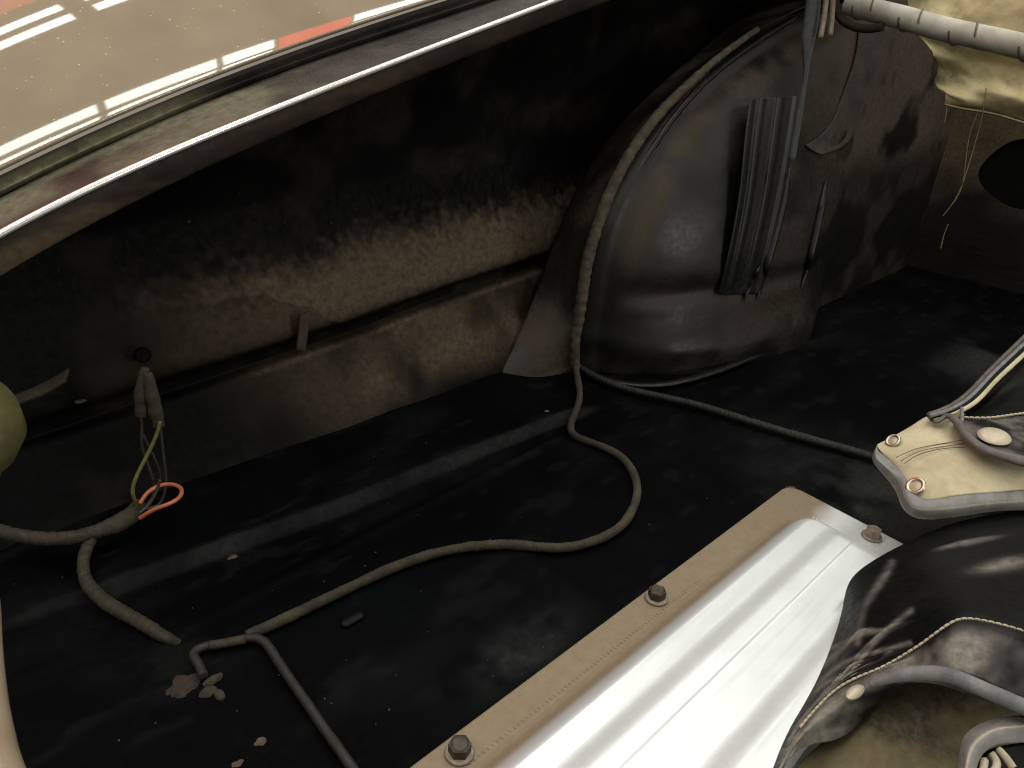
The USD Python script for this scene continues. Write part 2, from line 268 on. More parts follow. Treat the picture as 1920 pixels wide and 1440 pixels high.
def project(p): c = (np.asarray(p) - np.array([0, 0, H])) @ R; return np.stack([960 + F * c[..., 0] / -c[..., 2], 720 - F * c[..., 1] / -c[..., 2]], -1)
_g = g[:, :200].reshape(-1, 3); _t = cKDTree(project(_g))
def on_arch(px, py, lift=0.0):
    d, i = _t.query((px, py), k=6); w = 1 / (d + 2); depth = ((_g[i] - np.array([0, 0, H])) @ R)[:, 2]
    r = ray(px, py); p = np.array([0, 0, H]) + r * (-(depth * w).sum() / w.sum()); return p - nrm(r) * lift
foot = [PZ(x, y, .008) for x, y in ((1086, 690), (1130, 708), (1200, 722), (1290, 712), (1385, 680), (1460, 648))]
obj('foot_flange', tube(foot, .006, 90, flat=.5, wob=.2), 'arch_black', arch)
obj('seam_flange', tube([p + np.array([.02, -.012, .0]) for p in seam], .006, 120, flat=.8, wob=.25), 'arch_black', arch, dust=None)
# front bulkhead with its opening
hole_c = PX(1922, 328, 1.87)
a = np.linspace(0, 2 * np.pi, 64, endpoint=False)
hy = hole_c[1] + .082 * np.cos(a) * (1 + .06 * np.cos(3 * a + 1)); hz = hole_c[2] + .068 * np.sin(a) * (1 + .06 * np.sin(2 * a))
from shapely.geometry import Polygon
poly = Polygon([(-.62, -.01), (.72, -.01), (.72, .66), (-.62, .66)], [list(zip(hy, hz))])
m = trimesh.creation.extrude_polygon(poly, .004, engine='earcut')
m = m.subdivide_to_size(.05); v = m.vertices.copy(); m = trimesh.Trimesh(np.stack([1.87 + v[:, 2] + .006 * (fbm(v * 8, 3, 5) - .5), v[:, 0], v[:, 1]], 1), m.faces, process=False)
bd = .95 * smooth01(m.vertices[:, 2], .12, .2) * smooth01(fbm(m.vertices * 7, 3, 8), .2, .5)
cv = trimesh.creation.box((.3, .34, .3)); cv.apply_translation((1.87 + .165, hole_c[1], hole_c[2])); cv.invert()
obj('dark_backing', cv, 'vinyl_black', car, smooth=False)  # dark box added behind the opening so no room light shows through
bulk = obj('bulkhead', m, 'bulkhead_dust', car, smooth=False, dust=bd)
# pressed ribbed bracket standing on the arch
def bracket(Lp, Rp, ribs, l0, l1, nw=70, n=60):
    A = curve([(x, y, 0) for x, y in Lp], n); B = curve([(x, y, 0) for x, y in Rp], n); w = np.linspace(0, 1, nw); t = np.linspace(0, 1, n)
    q = A[:, None] * (1 - w)[None, :, None] + B[:, None] * w[None, :, None]
    cor = sum(h * np.exp(-((w - c) / s_) ** 4) for c, s_, h in ribs)
    lift = (l0 + (l1 - l0) * t ** 1.5)[:, None] + cor[None] * (1 - .5 * t ** 3)[:, None]
    g = np.array([[on_arch(q[i, j, 0], q[i, j, 1], 0) for j in range(nw)] for i in range(n)])
    for k_ in range(3):
        from scipy.ndimage import gaussian_filter1d
        g[..., k_] = gaussian_filter1d(gaussian_filter1d(g[..., k_], 4, axis=0), 4, axis=1)
    v = g - np.array([0, 0, H]); v /= np.linalg.norm(v, axis=-1, keepdims=True)
    cw = np.clip(np.gradient(cor), 0, None); cw = cw / cw.max()
    wr = (.55 * cw + .06 * cor / cor.max())[None] * (1 - .7 * t ** 3)[:, None] * smooth01(fbm(g * 60, 3, 7), .15, .5)
    g = g - v * lift[..., None]; wr = wr[:, ::-1] if toward(g) else wr
    return g, np.r_[wr.ravel(), wr.ravel()]
g = bracket([(1404, 174), (1397, 215), (1390, 281), (1382, 365), (1362, 474), (1338, 572)], [(1506, 164), (1500, 215), (1492, 262), (1480, 330), (1452, 460), (1426, 572)], [(.06, .07, .008), (.27, .06, .006), (.60, .07, .008), (.93, .08, .006)], .026, .001)
obj('ribbed_bracket', solid(g[0], .002), 'steel_blue', car, dust=g[1])
for line, r_ in (([(1480, 316), (1462, 400), (1441, 480), (1420, 562)], .0075), ([(1548, 340), (1538, 390), (1524, 455), (1503, 540)], .0075), ([(1424, 500), (1408, 530), (1396, 566)], .004)):
    pts = [(x, y, 0) for x, y in line]; cl = curve(pts, 14)
    obj('pressed_rib', tube([on_arch(x, y, .0055) for x, y, _ in cl], [.002, r_, r_, r_ * .8, .001], 90, 14), 'steel_blue', arch, dust=None)

# strut
def strip(c1, c2, n=40): return loft([c1, [(a + b) / 2 + np.array([0, -.003, 0]) for a, b in zip(c1, c2)], c2], 9, n)
c1 = [PY(x, y, .43) for x, y in ((1517, -20), (1512, 30), (1506, 80), (1507, 130), (1500, 180), (1488, 250), (1480, 300))]
c2 = [PY(x, y, .43) for x, y in ((1542, -20), (1536, 30), (1527, 80), (1516, 130), (1509, 180), (1499, 250), (1490, 300))]
obj('hood_strut', solid(strip(c1, c2), .003), 'steel_blue', car, dust=np.full(720, 1.0))
for px in ([(1549, -10), (1545, 30), (1538, 70)], [(1561, -10), (1560, 25), (1556, 66)]):
    c1 = [PY(x - 4, y, .42) for x, y in px]; c2 = [PY(x + 4, y, .42) for x, y in px]
    obj('strut_tab', solid(strip(c1, c2, 16), .002), 'bolt_grey', car)
# outer wing, gutter and opening lip
Epx = [(-160, 392), (0, 315), (84, 272), (182, 222), (284, 186), (419, 131), (521, 91), (656, 47), (802, 0), (1000, -62), (1250, -140)]
Gpx = [(-160, 452), (0, 377), (70, 340), (146, 303), (248, 248), (328, 217), (474, 160), (569, 126), (750, 62), (900, 8), (1180, -95)]
Bpx = [(-150, 528), (0, 443), (70, 402), (146, 359), (292, 295), (438, 237), (583, 179), (700, 133), (782, 95), (1037, 4), (1300, -95)]
Lpx = [(-140, 612), (0, 518), (95, 459), (182, 412), (306, 354), (474, 281), (600, 217), (782, 140), (900, 95), (1154, 0), (1400, -95)]
def pf(px, n=40, deg=4):
    p = np.array(px, float); c = np.polyfit(p[:, 0], p[:, 1], deg); x = np.linspace(p[0, 0], p[-1, 0], n); return list(zip(x, np.polyval(c, x)))
Epx, Gpx, Bpx, Lpx = pf(Epx), pf(Gpx), pf(Bpx), pf(Lpx)
E_ = curve([PY(x, y, .66) for x, y in Epx], 240); E_[:, 1] = .66
us = np.r_[np.linspace(0, .05, 26), np.linspace(.054, .30, 60), np.linspace(.32, .75, 20)]
SA, SK = .15, .135
zs = SA * (1 - np.exp(-us / SK)) - .55 * np.clip(us - .12, 0, None) ** 2
fg = E_[None] + np.stack([0 * us, us, zs], -1)[:, None]
edgeroll = [E_ + np.array([0, .006, -.005]), E_ + np.array([0, .001, -.0035]), E_ + np.array([0, -.0012, -.0015])]
fg = np.concatenate([np.stack(edgeroll), fg])
if not toward(fg): pass
v, f = surf(fg); nn = gnormals(fg)
if nn[40, 100, 2] < 0: f = grid_faces(*fg.shape[:2], True)
else: f = grid_faces(*fg.shape[:2])
obj('outer_wing', (v, f), 'body_paint', car)
N = 240
Gc = curve([PY(x, y, .652) for x, y in Gpx], N); Bc = curve([PY(x, y, .588) for x, y in Bpx], N); Lc = curve([PY(x, y, .594) for x, y in Lpx], N)
E0 = curve([PY(x, y, .668) for x, y in Epx], N) + np.array([0, 0, -.006])
gr = [E0, E0 * .7 + Gc * .3 + np.array([0, .004, 0]), E0 * .25 + Gc * .75 + np.array([0, .006, 0]), Gc + np.array([0, .008, .003]), Gc + np.array([0, .010, -.002]), Gc + np.array([0, -.002, -.0005]), Gc * .7 + Bc * .3, Gc * .2 + Bc * .8, Bc + np.array([0, .004, .0])]
gt = loft(gr, 60, N)
xx = gt[..., 0]; dd = np.linspace(0, 1, 60)[:, None] * np.ones((1, N))
dust = .95 * np.exp(-((dd - .28) / .16) ** 2) * (1 - smooth01(xx, .26, .34)) * smooth01(fbm(gt * 25, 3, 6), .25, .5) + .35 * smooth01(dd, .5, .6) * (1 - smooth01(xx, .34, .5)) * smooth01(fbm(gt * 16, 4, 7), .3, .6)
obj('gutter', surf(gt), 'gutter_paint', car, dust=dust)
obj('rim_highlight', tube(list(Bc[::6]), .0025, 240), 'rim_highlight_metal', car)  # pale tube stands in for the highlight on the black rolled edge
lg = loft([Bc + np.array([0, .003, -.002]), Bc * .55 + Lc * .45 + np.array([0, -.001, 0]), Lc + np.array([0, -.002, .002]), Lc, Lc + np.array([0, .02, .006])], 26, N)
dd = np.linspace(0, 1, 26)[:, None] * np.ones((1, N))
dust = .75 * smooth01(fbm(lg * np.array([14, 40, 40]), 4, 17), .42, .62) * smooth01(dd, .1, .3) * (.35 + .65 * (1 - smooth01(lg[..., 0], .12, .5)))
mat('lip_paint', (.010, .008, .0065), (.026, .019, .014), rough=.55, scale=20, dustc=(.10, .072, .044), bump=.25, spec=.15)
obj('opening_lip', solid(lg, .002), 'lip_paint', car, dust=np.r_[dust.ravel(), dust.ravel()])
# tail end of the opening, close to the camera
tp = [PZ(x, y, z) for x, y, z in ((-150, 900, .255), (-60, 1080, .235), (-48, 1200, .233), (-44, 1290, .233), (-38, 1352, .235), (-29, 1407, .237), (-21, 1445, .24), (10, 1540, .245))]
obj('tail_lip', tube(tp, .0085, 80, 20), 'body_paint', car)
# lamp bowl at the tail and its tab
lc = PY(-96, 805, .47)
obj('lamp_bowl', lathe([(0, .034), (.014, .033), (.026, .026), (.034, .012), (.036, 0), (.0385, -.002), (.0385, -.006), (.030, -.006), (0, -.006)], lc, nrm((.75, -.35, .5)), 48), 'olive_lamp', car)
tb = loft([[PY(x, y, .63) for x, y in ((20, 742), (70, 722), (128, 690))], [PY(x, y, .622) for x, y in ((34, 756), (84, 736), (120, 712))]], 8, 20)
obj('mounting_tab', solid(tb, .003), 'loom_tape', car)
# unseen panel added above the wheel arch to shade it
dk = np.stack(np.meshgrid(np.linspace(.98, 2.1, 12), np.linspace(.50, .80, 8), indexing='ij'), -1)
dk = np.concatenate([dk, (.60 + .02 * (dk[..., :1] - .98))], -1)
obj('shade_panel', solid(dk, .004), 'body_paint', car)
# small clip on the wing, dark floor slot drawn as a raised black pill
cg = loft([[PY(x, y, .688) for x, y in ((562, 592), (560, 620), (556, 655))], [PY(x, y, .686) for x, y in ((582, 584), (578, 622), (572, 660))]], 6, 12)
obj('clip_tab', solid(cg, .003), 'clip_rust', car)
pc = PZ(661, 1161, .002); pl = trimesh.creation.capsule(height=.012, radius=.0045, count=[16, 16]); pl.apply_transform(trimesh.transformations.rotation_matrix(np.pi / 2, [0, 1, 0])); pl.vertices[:, 2] *= .5; pl.apply_translation(pc)
obj('floor_slot', pl, 'vinyl_black', floor)

# ---------------------------------------------------------------- bolted metal cover
cov = thing('metal_cover', 'ribbed bare metal cover plate bolted to the black boot floor', 'cover plate', loc=(.45, .05, .004))
x1, x0, y1, y0 = .745, -.06, .252, -.16
xs = np.unique(np.r_[np.linspace(x0, x1, 230), np.linspace(.60, x1, 80)]); ys = np.unique(np.r_[np.linspace(y0, y1, 170), np.linspace(.10, y1, 130)])
gx, gy = np.meshgrid(xs, ys, indexing='ij')
def sdbox(x, y, ax, bx, ay, by, r):
    dx = np.abs(x - (ax + bx) / 2) - (bx - ax) / 2 + r; dy = np.abs(y - (ay + by) / 2) - (by - ay) / 2 + r
    return np.hypot(np.maximum(dx, 0), np.maximum(dy, 0)) + np.minimum(np.maximum(dx, dy), 0) - r
sd = sdbox(gx, gy, -.02, .700, -.12, .221, .035)
z = .004 + .021 * (1 - smooth01(sd, -.026, .003)) ** 1.0
inn = smooth01(-sd, .018, .04)
ramp = lambda a, b: smooth01(gy, a, b)                            # rising towards the wing, so steps face it
z += inn * (.0048 * (1 - ramp(.160, .181)) - .0012 * (1 - ramp(.149, .1515)) + .0062 * (1 - ramp(.097, .121)) - .011 * (1 - ramp(.070, .085)) + .011 * (1 - ramp(.02, .04)) - .01 * (1 - ramp(-.03, -.01)))
z += .0006 * inn * (fbm(np.stack([gx, gy, 0 * gx], -1) * 25, 3, 77) - .5)
z -= .0007 * np.exp(-((sd - .004) / .0012) ** 2)
corner = np.hypot(np.maximum(gx - (x1 - .018), 0), np.maximum(gy - (y1 - .018), 0))
s = np.where(corner > .018, .018 / np.maximum(corner, 1e-9), 1)
px_ = np.where(gx > x1 - .018, x1 - .018 + (gx - x1 + .018) * s, gx); py_ = np.where(gy > y1 - .018, y1 - .018 + (gy - y1 + .018) * s, gy)
skew = .007 * np.interp(gx, [.22, .75], [1, 0])
gP = np.stack([px_ - .09 * (y1 - py_), py_ + skew * smooth01(gy, .0, .2), z], -1)
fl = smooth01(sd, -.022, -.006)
tint_dirt = fl * (1 - smooth01(gy * 1.0 + .9 * (.72 - gx) * 0, .1, .1001) * 0)
tint_dirt = fl * smooth01(gy + .25 * (fbm(np.stack([gx, gy, 0 * gx], -1) * 18, 3, 2) - .5) * .1, .175, .21)  # tan reflection painted on the left flange, fading out to the right
tint_dirt = np.maximum(tint_dirt, .05 * smooth01(fbm(np.stack([gx, gy * 3, 0 * gx], -1) * 30, 5, 14), .54, .66))
tint_dirt = np.maximum(tint_dirt, .12 * smooth01(fbm(np.stack([gx * 7 + gy * 5, gy * 150, 0 * gx], -1), 3, 15), .60, .70))
plate = obj('pressed_plate', solid(gP, .0022), 'panel_metal', cov, dust=np.r_[tint_dirt.ravel(), tint_dirt.ravel()] if not toward(gP) else np.r_[tint_dirt[:, ::-1].ravel(), tint_dirt[:, ::-1].ravel()])
kn = []
for i in range(115):
    x = .05 + i * .0042
    b = trimesh.creation.box((.0011, .0022, .0004)); b.apply_translation((x - .09 * (y1 - .2285), .2285 + .007 * np.interp(x, [.22, .75], [1, 0]), .0042)); kn.append(b)
for i in range(60):
    b = trimesh.creation.box((.0022, .0011, .0004)); y = .205 - i * .0034; b.apply_translation((.709 - .09 * (y1 - y), y, .0042)); kn.append(b)
knm = join(kn); obj('knurled_score', knm, 'panel_metal', plate, smooth=False, dust=np.clip((np.asarray(knm.vertices)[:, 1] > .215) * 1.0, 0, 1), kind='stuff')  # ticks on the left flange take the same painted tan
def bolt(px, py, look, lab, tilt):
    c = PZ(px, py, .010); c[2] = .0045
    head = trimesh.creation.cylinder(radius=.0078, height=.0075, sections=6); head.apply_transform(trimesh.transformations.rotation_matrix(tilt, [0, 0, 1])); head.apply_translation(c + np.array([0, 0, .0058]))
    m = join([head, lathe([(0, .0096), (.0050, .0096), (.0058, .0103), (.0064, .0099), (.0064, .0088), (0, .0088)], c)])
    b = obj('bolt', m, look, cov, smooth=20, label=lab)
    obj('washer', lathe([(0, 0), (.0098, 0), (.0102, .0008), (.0098, .0018), (.0085, .0024), (0, .0024)], c), 'bolt_grey', b)
bolt(862, 1402, 'bolt_dark', None, .3); bolt(1232, 1113, 'bolt_dark', None, .9); bolt(1637, 998, 'bolt_grey', 'paler greyish tan bolt at the far edge of the cover', .2)

# ---------------------------------------------------------------- wiring
def Fz(px, z): return [PZ(x, y, z) for x, y in px]
loomA = thing('wiring_loom', 'thick cloth wrapped wiring loom with loose coloured wire ends at the left', 'wiring loom')
mainp = [PZ(x, y, z) for x, y, z in ((-60, 978, .05), (0, 996, .045), (60, 1008, .04), (130, 1008, .036), (200, 990, .034), (240, 970, .034), (262, 945, .036))]
obj('wrapped_sleeve', tube(mainp, [.0052, .0055, .0055, .0056, .006, .0075, .006], 420, 18, .14, wrap=.007), 'loom_tape', loomA)
obj('branch_sleeve', tube([PZ(x, y, z) for x, y, z in ((172, 1010, .030), (160, 1035, .024), (157, 1070, .016), (172, 1105, .012), (215, 1140, .009), (262, 1166, .0075), (305, 1192, .005), (325, 1202, .001), (345, 1212, -.006))], [.0046, .0048, .005, .0053, .0053, .0053, .0045, .003], 360, 16, .14, 3, wrap=.007), 'loom_tape', loomA)
W = lambda px, y: [PY(a, b, y) for a, b in px]
obj('yellow_wire', tube(W([(258, 950), (250, 930), (250, 910), (262, 880), (280, 845), (296, 808), (300, 790)], .60), .0017, 70, 8), 'wire_yellow', loomA)
obj('orange_wire', tube([PY(x, y, v) for x, y, v in ((262, 972, .585), (290, 955, .575), (318, 944, .57), (338, 930, .575), (338, 915, .585), (318, 908, .595), (294, 913, .60), (276, 925, .60), (262, 945, .595))], .0019, 90, 8), 'wire_orange', loomA)
for px, y in (([(266, 700), (262, 760), (266, 800), (266, 830), (275, 865), (288, 905), (285, 935), (262, 958)], .612), ([(300, 790), (306, 850), (311, 900), (308, 925), (298, 945), (270, 955)], .615), ([(268, 815), (285, 850), (298, 880), (303, 905)], .62), ([(300, 900), (292, 925), (280, 945), (262, 962)], .59)):
    obj('brown_wire', tube(W(px, y), .0014, 60, 8), 'wire_brown', loomA)
for px, y in (([(272, 690), (266, 730), (264, 780)], .612), ([(278, 700), (286, 745), (299, 800)], .605)):
    c = W(px, y); obj('bullet_connector', tube(c, [.0032, .0050, .0056, .0054, .0046], 40, 12, .22), 'connector_dust', loomA)
obj('rubber_grommet', lathe([(0, .002), (.004, .002), (.0062, .0028), (.0075, .001), (.0075, -.003), (0, -.003)], PY(268, 666, .690), (0, -1, .1), 24), 'boot_black', loomA)

cp = [(462, 1192), (520, 1166), (600, 1128), (680, 1090), (760, 1055), (830, 1034), (900, 1023), (970, 1022), (1050, 1027), (1120, 1012), (1165, 985), (1188, 950), (1195, 915), (1183, 878), (1158, 852), (1115, 832), (1077, 816), (1070, 800), (1080, 770), (1087, 740), (1083, 710), (1080, 690)]
cz = np.interp(np.arange(len(cp)), [0, 16, 17, 21], [.0055, .006, .01, .018])
cord = thing('dusty_cord', 'dusty braided cord snaking across the floor and up the wheel arch seam', 'cord')
obj('floor_run', tube([PZ(x, y, z) for (x, y), z in zip(cp, cz)], [.0042, .0045, .0046, .0044, .0043, .0042, .0042], 900, 16, .14, 5, wrap=.005), 'cord_dust', cord)
up = [PY(x, y, .592) for x, y in ((1078, 690), (1078, 640), (1086, 590), (1096, 520), (1112, 450), (1138, 375), (1170, 308), (1215, 240), (1258, 190), (1300, 150), (1345, 110), (1420, 55))]
obj('seam_run', tube(up, [.0070, .0076, .0078, .0074, .007, .0062, .005, .004], 300, 18, .24, 6), 'seam_dust', cord)
dark = thing('tarred_cord', 'dark cord running straight from arch foot to beneath the folded canvas', 'cord')
obj('sleeve', tube(Fz([(1086, 688), (1120, 708), (1180, 730), (1290, 755), (1400, 788), (1520, 824), (1640, 858), (1760, 900)], .008), [.0044, .0046, .0048, .0052, .0054], 420, 16, .12, 8, wrap=.006), 'loom_dark', dark)
pipe = thing('brake_pipe', 'thin dark bent pipe running from rusty floor fitting past the cord end', 'pipe')
obj('pipe_run', tube(Fz([(382, 1268), (372, 1245), (364, 1224), (382, 1213), (420, 1206), (460, 1197), (488, 1199), (512, 1225), (540, 1268), (575, 1318), (612, 1372), (650, 1425), (680, 1470)], .006), .0035, 190, 12, .1, 9), 'dull_pipe', pipe)
obj('pipe_end', tube(Fz([(392, 1210), (425, 1205), (460, 1198)], .0068), .0035, 20, 10, .15), 'loom_tape', pipe)
def lump(c, size, seed):
    m = trimesh.creation.icosphere(4, 1.0); v = m.vertices * np.asarray(size); v *= (.35 + 1.0 * fbm(v * 120 + seed, 2, seed) + .35 * fbm(v * 700, 2, seed + 1))[:, None]
    return trimesh.Trimesh(v + c, m.faces)
obj('rusty_fitting', lump(PZ(345, 1284, .0), (.012, .0085, .0026), 4), 'rust', pipe)
obj('rusty_nut', join([lump(PZ(398, 1276, .002), (.007, .0036, .003), 14), lump(PZ(388, 1298, .001), (.006, .0045, .0022), 24), lump(PZ(412, 1303, .001), (.003, .0045, .002), 34)]), 'connector_dust', pipe)

# ---------------------------------------------------------------- old lining, wrapped bar and threads at the front
SX = 1.33
lin = thing('torn_lining', 'torn yellowed cloth lining hanging behind the tape wrapped bar', 'lining')
Lr = [[(1688, -60), (1700, 0), (1706, 50), (1748, 98), (1757, 130), (1752, 156), (1770, 172), (1771, 196)],
      [(1760, -60), (1760, 0), (1768, 66), (1786, 108), (1796, 140), (1800, 165), (1806, 185), (1812, 204)],
      [(1840, -60), (1840, 0), (1846, 84), (1850, 120), (1855, 150), (1860, 175), (1862, 195), (1864, 212)],
      [(1980, -60), (1980, 20), (1980, 110), (1980, 150), (1980, 180), (1980, 210), (1980, 230), (1980, 246)]]
rows = [[PX(x, y, SX + .0 + .015 * math.sin(i * 1.7 + j)) for i, (x, y) in enumerate(r)] for j, r in enumerate(Lr)]
g = loft(rows, 60, 90, sharp='u'); g[..., 0] += .012 * (fbm(g * 25, 3, 3) - .5); g[0, :, 1] += .006 * (fbm(g[0] * 120, 3, 9) - .5)
lining = obj('cloth', solid(g, .002), 'old_lining', lin, dust=np.r_[(d := (smooth01(fbm(g * 16, 4, 41), .45, .65) * .8)).ravel(), d.ravel()])
hm = [PX(x, y, SX - .012) for x, y in ((1771, 196), (1812, 205), (1864, 214), (1925, 232), (1980, 247))]
obj('hem', tube(hm, .0035, 60, 10, .2, flat=.5), 'soiled_shaded_cloth', lin)
for px in ([(1849, 165), (1845, 200), (1836, 240), (1822, 290), (1806, 340), (1790, 375), (1768, 405)], [(1836, 205), (1822, 240), (1812, 290), (1803, 350), (1788, 380)], [(1775, 200), (1774, 215), (1771, 230)], [(1778, 420), (1770, 440), (1764, 466)]):
    obj('loose_thread', tube([PX(x, y, SX - .015) for x, y in px], .0007, 50, 5), 'soiled_shaded_cloth', lin)
bar = thing('wrapped_bar', 'grey tape wrapped bar crossing above the torn yellow lining', 'bar')
bp = [PX(x, y, 1.22) for x, y in ((1588, 6), (1640, 20), (1700, 35), (1760, 52), (1850, 72), (1990, 104))]
obj('core', tube(bp, .0150, 120, 32), 'wrap_grey', bar)
bc = curve(bp, 120); tdir = nrm(bc[-1] - bc[0]); u_ = nrm(np.cross(tdir, [0, 0, 1])); w_ = np.cross(tdir, u_)
for s0 in (8, 40, 72, 104):
    aa = np.linspace(0, 2 * np.pi, 40); idx = np.interp(s0 + aa / (2 * np.pi) * 13, np.arange(120), np.arange(120))
    cen = np.stack([np.interp(idx, np.arange(120), bc[:, k]) for k in range(3)], 1)
    obj('tape_edge', tube(list(cen + .0163 * (np.cos(aa)[:, None] * u_ + np.sin(aa)[:, None] * w_)), .0012, 60, 6), 'binding_brown', bar)
hook = thing('brown_ring', 'rusty brown curved hook below the end of the wrapped bar', 'hook')
obj('ring', tube([PX(x, y, 1.21) for x, y in ((1566, -8), (1568, 16), (1580, 38), (1602, 50), (1630, 54), (1656, 50))], .006, 60, 10, .1), 'rust', hook)
strp = thing('hanging_strap', 'faded dark strap hanging from bar end towards the wheel arch', 'strap')
c1 = [on_arch(x, y, .007) for x, y in ((1612, 50), (1604, 110), (1584, 170), (1560, 230), (1530, 262), (1512, 272))]; c2 = [on_arch(x, y, .007) for x, y in ((1664, 52), (1648, 120), (1628, 175), (1606, 240), (1580, 275), (1540, 290))]
g = loft([c1, [(a + b) / 2 + np.array([-.006, 0, 0]) for a, b in zip(c1, c2)], c2], 14, 50)
obj('webbing', solid(g, .003), 'strap_web', strp, dust=None)

# ---------------------------------------------------------------- folded canvas hood on the right
hood = thing('folded_hood', 'folded convertible hood of black vinyl with tan lining and brass eyelets', 'convertible hood')
def sheet(rows, nu, nv, sharp=False): return loft([[PZ(*p) for p in r] for r in rows], nu, nv, sharp)
T0 = [(1645, 833, .088), (1664, 823, .092), (1687, 811, .096), (1714, 795, .10), (1741, 779, .105), (1800, 772, .106), (1860, 800, .105), (1985, 830, .10)]
T1 = [(1646, 840, .088), (1672, 838, .093), (1700, 834, .098), (1735, 828, .102), (1775, 822, .104), (1830, 828, .102), (1880, 845, .10), (1985, 868, .095)]
T2 = [(1657, 853, .086), (1685, 862, .091), (1715, 872, .095), (1750, 878, .098), (1790, 880, .098), (1840, 882, .096), (1890, 886, .094), (1985, 892, .09)]
T3 = [(1668, 862, .084), (1688, 884, .086), (1702, 905, .086), (1717, 928, .085), (1738, 936, .085), (1787, 931, .086), (1860, 924, .086), (1985, 914, .085)]
g = sheet([T0, T1, T2, T3], 40, 120); g[..., 2] += .004 * (fbm(g * 28, 3, 12) - .5)
flap = obj('tan_flap', solid(g, .002), 'tan_cloth', hood)
B0 = [(1645, 833, .0895), (1648, 846, .088), (1668, 861, .0855), (1689, 883, .0875), (1703, 904, .0875), (1717, 927, .0865), (1738, 935.5, .0865), (1787, 930.5, .0875), (1860, 923.5, .0875), (1985, 913, .087)]
B1 = [(1640, 843, .086), (1642, 857, .086), (1665, 879, .085), (1687, 905, .084), (1697, 930, .083), (1712, 950, .082), (1738, 955, .082), (1790, 951, .083), (1862, 943, .083), (1985, 936, .083)]
B2 = [(1637, 850, .078), (1638, 868, .077), (1661, 896, .074), (1681, 926, .072), (1692, 952, .070), (1712, 969, .069), (1745, 974, .069), (1806, 969, .070), (1868, 960, .070), (1985, 958, .070)]
g = sheet([B0, B1, B2], 20, 140); d = np.interp(np.linspace(0, 1, 20), [0, .15, .45, .52, .6, .85, 1], [.1, .1, .1, .8, .1, .1, .7])[:, None] * np.ones((1, 140))
obj('grey_binding', solid(g, .003), 'binding_grey', hood, dust=np.r_[(d[:, ::-1] if toward(g) else d).ravel(), (d[:, ::-1] if toward(g) else d).ravel()])
def eyelet(px, py, z, n_, r, look='brass', fill=True):
    c = PZ(px, py, z)
    e = obj('eyelet', lathe([(r * .55, .0002), (r * .62, .0016), (r * .8, .0024), (r * .95, .0016), (r, .0002), (r * .95, -.001), (r * .6, -.001), (r * .55, .0002)], c, n_, 36), look, hood)
    obj('eyelet_hole', lathe([(0, .0006), (r * .58, .0008), (r * .58, -.0006), (0, -.0006)], c, n_, 24), 'snap_cream', e)
enorm = lambda px, py: nrm(-nrm(ray(px, py)) * .6 + .8 * (R @ np.array([-.64, .77, 0])))
eyelet(1675, 827, .0965, enorm(1675, 827), .0078); eyelet(1717, 912, .0905, enorm(1717, 912), .0092)
for off in (0, 9, 16):                                            # flap creases drawn as thin dark tubes
    obj('crease_line', tube([PZ(1680 + off, 858 + off * .7, .0955), PZ(1720, 841 + off * .8, .1015), PZ(1765, 832 + off * .6, .1045), PZ(1810, 824 + off * .9, .1055)], .0004, 40, 5), 'binding_brown', hood)
# strap edges running up to the right
for k, (dx, dy, look, r, dz) in enumerate(((0, 0, 'binding_brown', .0034, 0), (9, 6, 'binding_grey', .0026, .004), (15, 12, 'vinyl_black', .0026, .003), (23, 17, 'tan_cloth', .0026, .002))):
    p = [(1741 + dx * .3, 779 + dy * .3, .112), (1772 + dx * .6, 768 + dy * .4, .116), (1812 + dx * .5, 742 + dy * .9, .12), (1850 + dx * .4, 703 + dy * 1.1, .125), (1890 + dx * .4, 663 + dy * 1.2, .13), (1985 + dx * .3, 570 + dy * 1.6, .14)]
    obj('layer_edge', tube([PZ(a, b, c + dz) for a, b, c in p], r, 80, 10, .1), look, hood)
g = sheet([[(1812, 762, .105), (1850, 728, .112), (1890, 690, .12), (1985, 600, .13)], [(1808, 772, .10), (1860, 748, .104), (1920, 725, .11), (1985, 690, .115)], [(1800, 784, .112), (1860, 781, .113), (1920, 773, .114), (1985, 765, .115)]], 30, 40)
obj('vinyl_inset', solid(g, .002), 'vinyl_black', hood)
g = sheet([[(1790, 784, .114), (1830, 786, .115), (1880, 783, .116), (1985, 772, .116)], [(1800, 800, .117), (1840, 806, .118), (1890, 806, .118), (1985, 800, .118)], [(1815, 818, .116), (1855, 842, .116), (1900, 854, .116), (1985, 866, .114)]], 30, 50)
gd = .5 * smooth01(fbm(g * 40, 3, 5), .35, .6); gd = gd[:, ::-1] if toward(g) else gd
obj('strap_face', solid(g, .002), 'vinyl_black', hood, dust=np.r_[gd.ravel(), gd.ravel()])
def stitches(px, r, gap, look='stitch', name='stitching'):
    c = curve([PZ(*p) for p in px], 600); s = np.r_[0, np.cumsum(np.linalg.norm(np.diff(c, axis=0), axis=1))]; out = []
    for a in np.arange(0, s[-1] - gap, gap):
        q = [np.array([np.interp(t, s, c[:, k]) for k in range(3)]) for t in (a, a + gap * .4, a + gap * .82)]; q[1] = q[1] + np.array([0, 0, r * .7]); out.append(tube(q, r, 8, 6))
    return obj(name, join(out), look, hood, kind='stuff')
stitches([(1806, 783, .1175), (1850, 784, .118), (1900, 778, .119), (1985, 768, .119)], .0012, .006)
snap = PZ(1864, 818, .121)
obj('snap_button', lathe([(0, .004), (.008, .0036), (.0125, .0022), (.0145, 0), (.0145, -.001), (0, -.001)], snap, (-.15, .05, 1), 40), 'snap_cream', hood)
st = [(1744, 782, .112), (1757, 790, .112), (1774, 780, .118), (1795, 792, .12), (1808, 812, .12), (1830, 833, .119), (1868, 851, .118), (1985, 880, .115)]
